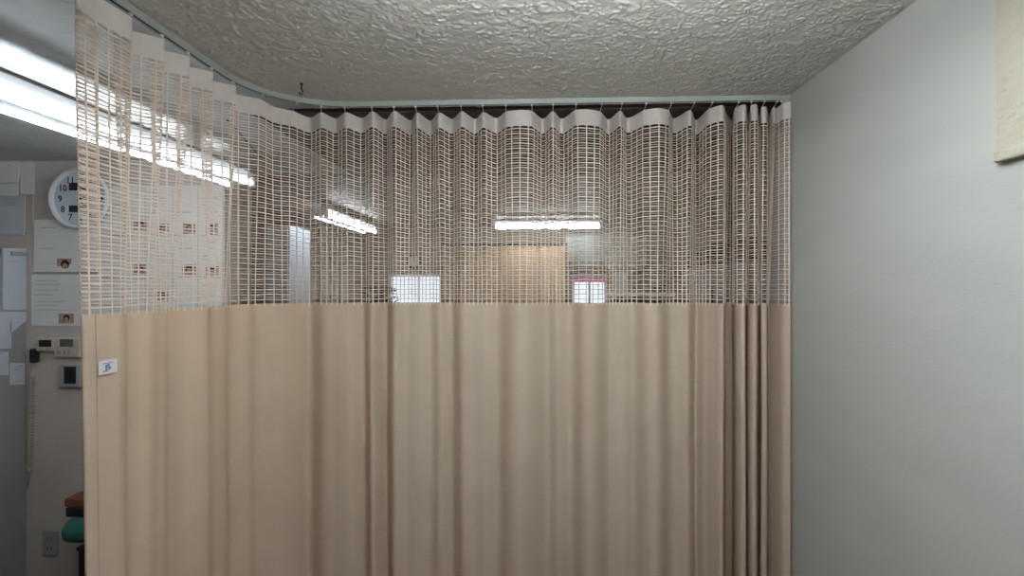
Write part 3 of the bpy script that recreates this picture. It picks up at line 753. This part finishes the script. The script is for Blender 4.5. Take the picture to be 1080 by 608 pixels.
# plant on a table before the left window
Yp = 5.9
tb = thing('side_table', 'low wooden table below the left far window carrying the plant', 'table', (PY(415, 300, Yp).x, Yp, 0))
tx = PY(412, 300, Yp).x
bx((tx-.45, Yp-.22, .68), (tx+.45, Yp+.22, .71), .005).build('table_top', M['wood'], tb)
for sx in (-1, 1):
    for sy in (-1, 1): bx((tx+sx*.40-.02, Yp+sy*.18-.02, 0), (tx+sx*.40+.02, Yp+sy*.18+.02, .68)).build('leg', M['wood'], tb)
pl = thing('potted_plant', 'dark leafy pot plant silhouetted against the left far window', 'plant', (tx, Yp, .71))
px_ = PY(401, 300, Yp).x
MB().lathe([(.00001, .0), (.09, .0), (.125, .2), (.135, .2), (.135, .225), (.115, .225), (.00001, .21)], (px_, Yp, .7105), 'z', 28).build('pot', M['brownp'], pl)
MB().tube([(px_, Yp, .90), (px_+.02, Yp, 1.2), (px_-.01, Yp+.01, 1.62)], [.012, .009, .005], 7).build('stem', M['brownp'], pl)
rnd = random.Random(3); lf = MB()
for k in range(260):
    z = rnd.uniform(1.15, 1.76); a = rnd.uniform(0, 2*PI); rad = rnd.uniform(.02, .22)
    p = Vector((px_+rad*math.cos(a), Yp+rad*math.sin(a)*.7, z)); d = Vector((math.cos(a), math.sin(a)*.7, rnd.uniform(-.5, .5))).normalized(); s = rnd.uniform(.05, .10)
    t = d.cross(Vector((0, 0, 1))).normalized()*s*.35; u = Vector((0, 0, .006))
    lf.add([p, p+d*s*.45+t+u, p+d*s, p+d*s*.45-t+u, p+d*s*.45-u*1.5], [(0, 1, 4), (1, 2, 4), (2, 3, 4), (3, 0, 4), (0, 4, 3)])
    lf.tube([Vector((px_, Yp, z-.06)), p], .002, 4)
lf.build('foliage', M['leaf'], pl)
# white-blue door leaf and cream curtain at the far left
Yd = 4.6
a = PY(281, 238, Yd); b = PY(305, 300, Yd)
wc = thing('white_locker', 'tall bluish white locker behind the net, right of the notices wall', 'locker', (a.x, Yd, 0))
bx((a.x, Yd, .04), (b.x, Yd+.45, a.z), .005).build('body', M['dial'], wc)
bx((a.x+.01, Yd-.012, .06), (b.x-.01, Yd, a.z-.02), .004).build('door', M['dial'], wc)
bx((b.x-.05, Yd-.03, 1.0), (b.x-.04, Yd-.012, 1.12), .002).build('handle', M['chrome'], wc)
for x in (a.x+.03, b.x-.03):
    for y in (Yd+.04, Yd+.41): bx((x-.015, y-.015, 0), (x+.015, y+.015, .041)).build('foot', M['black'], wc)
ccu = thing('far_curtain', 'cream curtain at the far left lit by the lengthwise fluorescent light', 'curtain', (PY(338, 300, 6.35).x, 6.35, 0))
wavy(312, 366, .1, PD(350, 236, 6.35).z, 6.35, .03, .12, 'cloth', 'creamcloth', ccu)
xa, xb = PY(308, 300, 6.35).x, PY(368, 300, 6.35).x; zz_ = PD(350, 236, 6.35).z+.012
MB().tube([(xa, 6.35, zz_), (xb, 6.35, zz_)], .012, 8).build('rod', M['rail'], ccu)
for x in (xa+.02, xb-.02): MB().tube([(x, 6.35, zz_), (x, 6.35, CEIL-.0005)], .006, 6).build('hanger', M['rail'], ccu)
# bright pale column and the brown panelled stretch beside it
a = PY(240, 200, 3.55); b = PY(256, 200, 3.55)
pc = bx((a.x, 3.55, 0), (b.x, 3.67, CEIL)).build('wall_pier', M['wall']); struct(pc)
# right: grey cabinets with black cases on top
XK = 1.30
ya = PX(768, 300, XK).y; yb = PX(722, 300, XK).y
kt = CZ+.155
gc = thing('grey_cabinet', 'long grey cabinet with sliding doors at the right behind the net', 'cabinet', (XK+.22, (ya+yb)/2, 0))
ya -= .35
bx((XK, ya, .05), (XK+.45, yb, kt), .006).build('body', M['cabgrey'], gc)
bx((XK+.02, ya+.02, 0), (XK+.43, yb-.02, .051)).build('plinth', M['black'], gc)
ym = (ya+yb)/2
for (u0, u1) in ((ya+.02, ym-.005), (ym+.005, yb-.02)):
    dr_ = bx((XK-.014, u0, .09), (XK-.001, u1, kt-.03), .003).build('door', M['cabgrey'], gc)
    bx((XK-.022, u1-.08, kt-.33), (XK-.014, u1-.06, kt-.16), .002).build('handle', M['black'], dr_)
def case(y0, y1, zz0, h, lab):
    t = thing('black_case', lab, 'case', (XK+.2, (y0+y1)/2, zz0))
    bx((XK+.02, y0, zz0+.0005), (XK+.33, y1, zz0+h*.55), .012).build('body', M['mattblack'], t)
    bx((XK+.025, y0+.005, zz0+h*.56), (XK+.325, y1-.005, zz0+h), .012).build('lid', M['mattblack'], t)
    for y in (y0+(y1-y0)*.3, y0+(y1-y0)*.7): bx((XK+.006, y-.015, zz0+h*.46), (XK+.026, y+.015, zz0+h*.66), .002).build('latch', M['mattblack'], t)
case(PX(771, 300, XK).y, PX(745, 300, XK).y, kt, .17, 'nearer of the two black cases lying on the grey cabinet')
case(PX(744, 300, XK).y, PX(722, 300, XK).y, kt, .13, 'farther, lower black case lying on the grey cabinet')
# wooden wardrobe and white counter at the far right
Yq = YB-.42
a = PY(690, 284, Yq); b = PY(726, 300, Yq)
wd = thing('wooden_wardrobe', 'olive brown wooden wardrobe against the far wall, right of the pink banner', 'wardrobe', ((a.x+b.x)/2, Yq, 0))
bx((a.x, Yq, .05), (b.x, YB-.002, a.z), .005).build('body', M['brownp'], wd)
xm = (a.x+b.x)/2
bx((a.x+.01, Yq-.015, .08), (xm-.003, Yq-.001, a.z-.02), .003).build('door', M['brownp'], wd)
bx((xm+.003, Yq-.015, .08), (b.x-.01, Yq-.001, a.z-.02), .003).build('door', M['brownp'], wd)
bx((a.x+.02, Yq+.02, 0), (b.x-.02, YB-.02, .051)).build('plinth', M['black'], wd)
Yc = 4.9
a = PY(646, 309, Yc); b = PY(712, 309, Yc)
ct = thing('reception_counter', 'white topped counter just above the cloth in front of the wardrobe', 'counter', ((a.x+b.x)/2, Yc, 0))
zt3 = a.z
bx((a.x, Yc, zt3-.03), (b.x, Yc+.4, zt3), .004).build('counter_top', M['white'], ct)
bx((a.x+.03, Yc+.03, 0), (b.x-.03, Yc+.37, zt3-.03)).build('base', M['brownp'], ct)
a = PY(650, 287, Yc+.12); b = PY(661, 308, Yc+.12)
jt = thing('glass_display_box', 'small pale glassy box standing on the white counter', 'box', ((a.x+b.x)/2, Yc+.12, zt3))
bx((a.x, Yc+.12, zt3+.0005), (b.x, Yc+.25, a.z), .004).build('case', M['bluepaper'], jt)
bx((a.x+.01, Yc+.115, zt3+.02), (b.x-.01, Yc+.121, a.z-.02)).build('front_pane', M['dial'], jt)
a = PY(686, 300, Yc+.15); b = PY(703, 308, Yc+.15)
tag(bx((a.x, Yc+.12, zt3+.0005), (b.x, Yc+.26, a.z), .01).build('storage_box', M['darkteal']), 'dark teal box lying on the white counter', 'box')

# ---------------------------------------------------------------- world and view
w = bpy.data.worlds.new('daylight'); bpy.context.scene.world = w; w.use_nodes = True
nt = w.node_tree; bg = nt.nodes['Background']
sky = nt.nodes.new('ShaderNodeTexSky'); sky.sky_type = 'HOSEK_WILKIE'; sky.turbidity = 6; sky.sun_direction = (0, -.5, .8)
mx = nt.nodes.new('ShaderNodeMix'); mx.data_type = 'RGBA'; mx.inputs[0].default_value = .75
nt.links.new(sky.outputs[0], mx.inputs[6]); mx.inputs[7].default_value = (.75, .85, 1, 1)
nt.links.new(mx.outputs[2], bg.inputs['Color']); bg.inputs['Strength'].default_value = 1.6
vs = bpy.context.scene.view_settings
vs.view_transform = 'Standard'; vs.look = 'None'; vs.gamma = 1; vs.use_curve_mapping = False; vs.exposure = 0.0
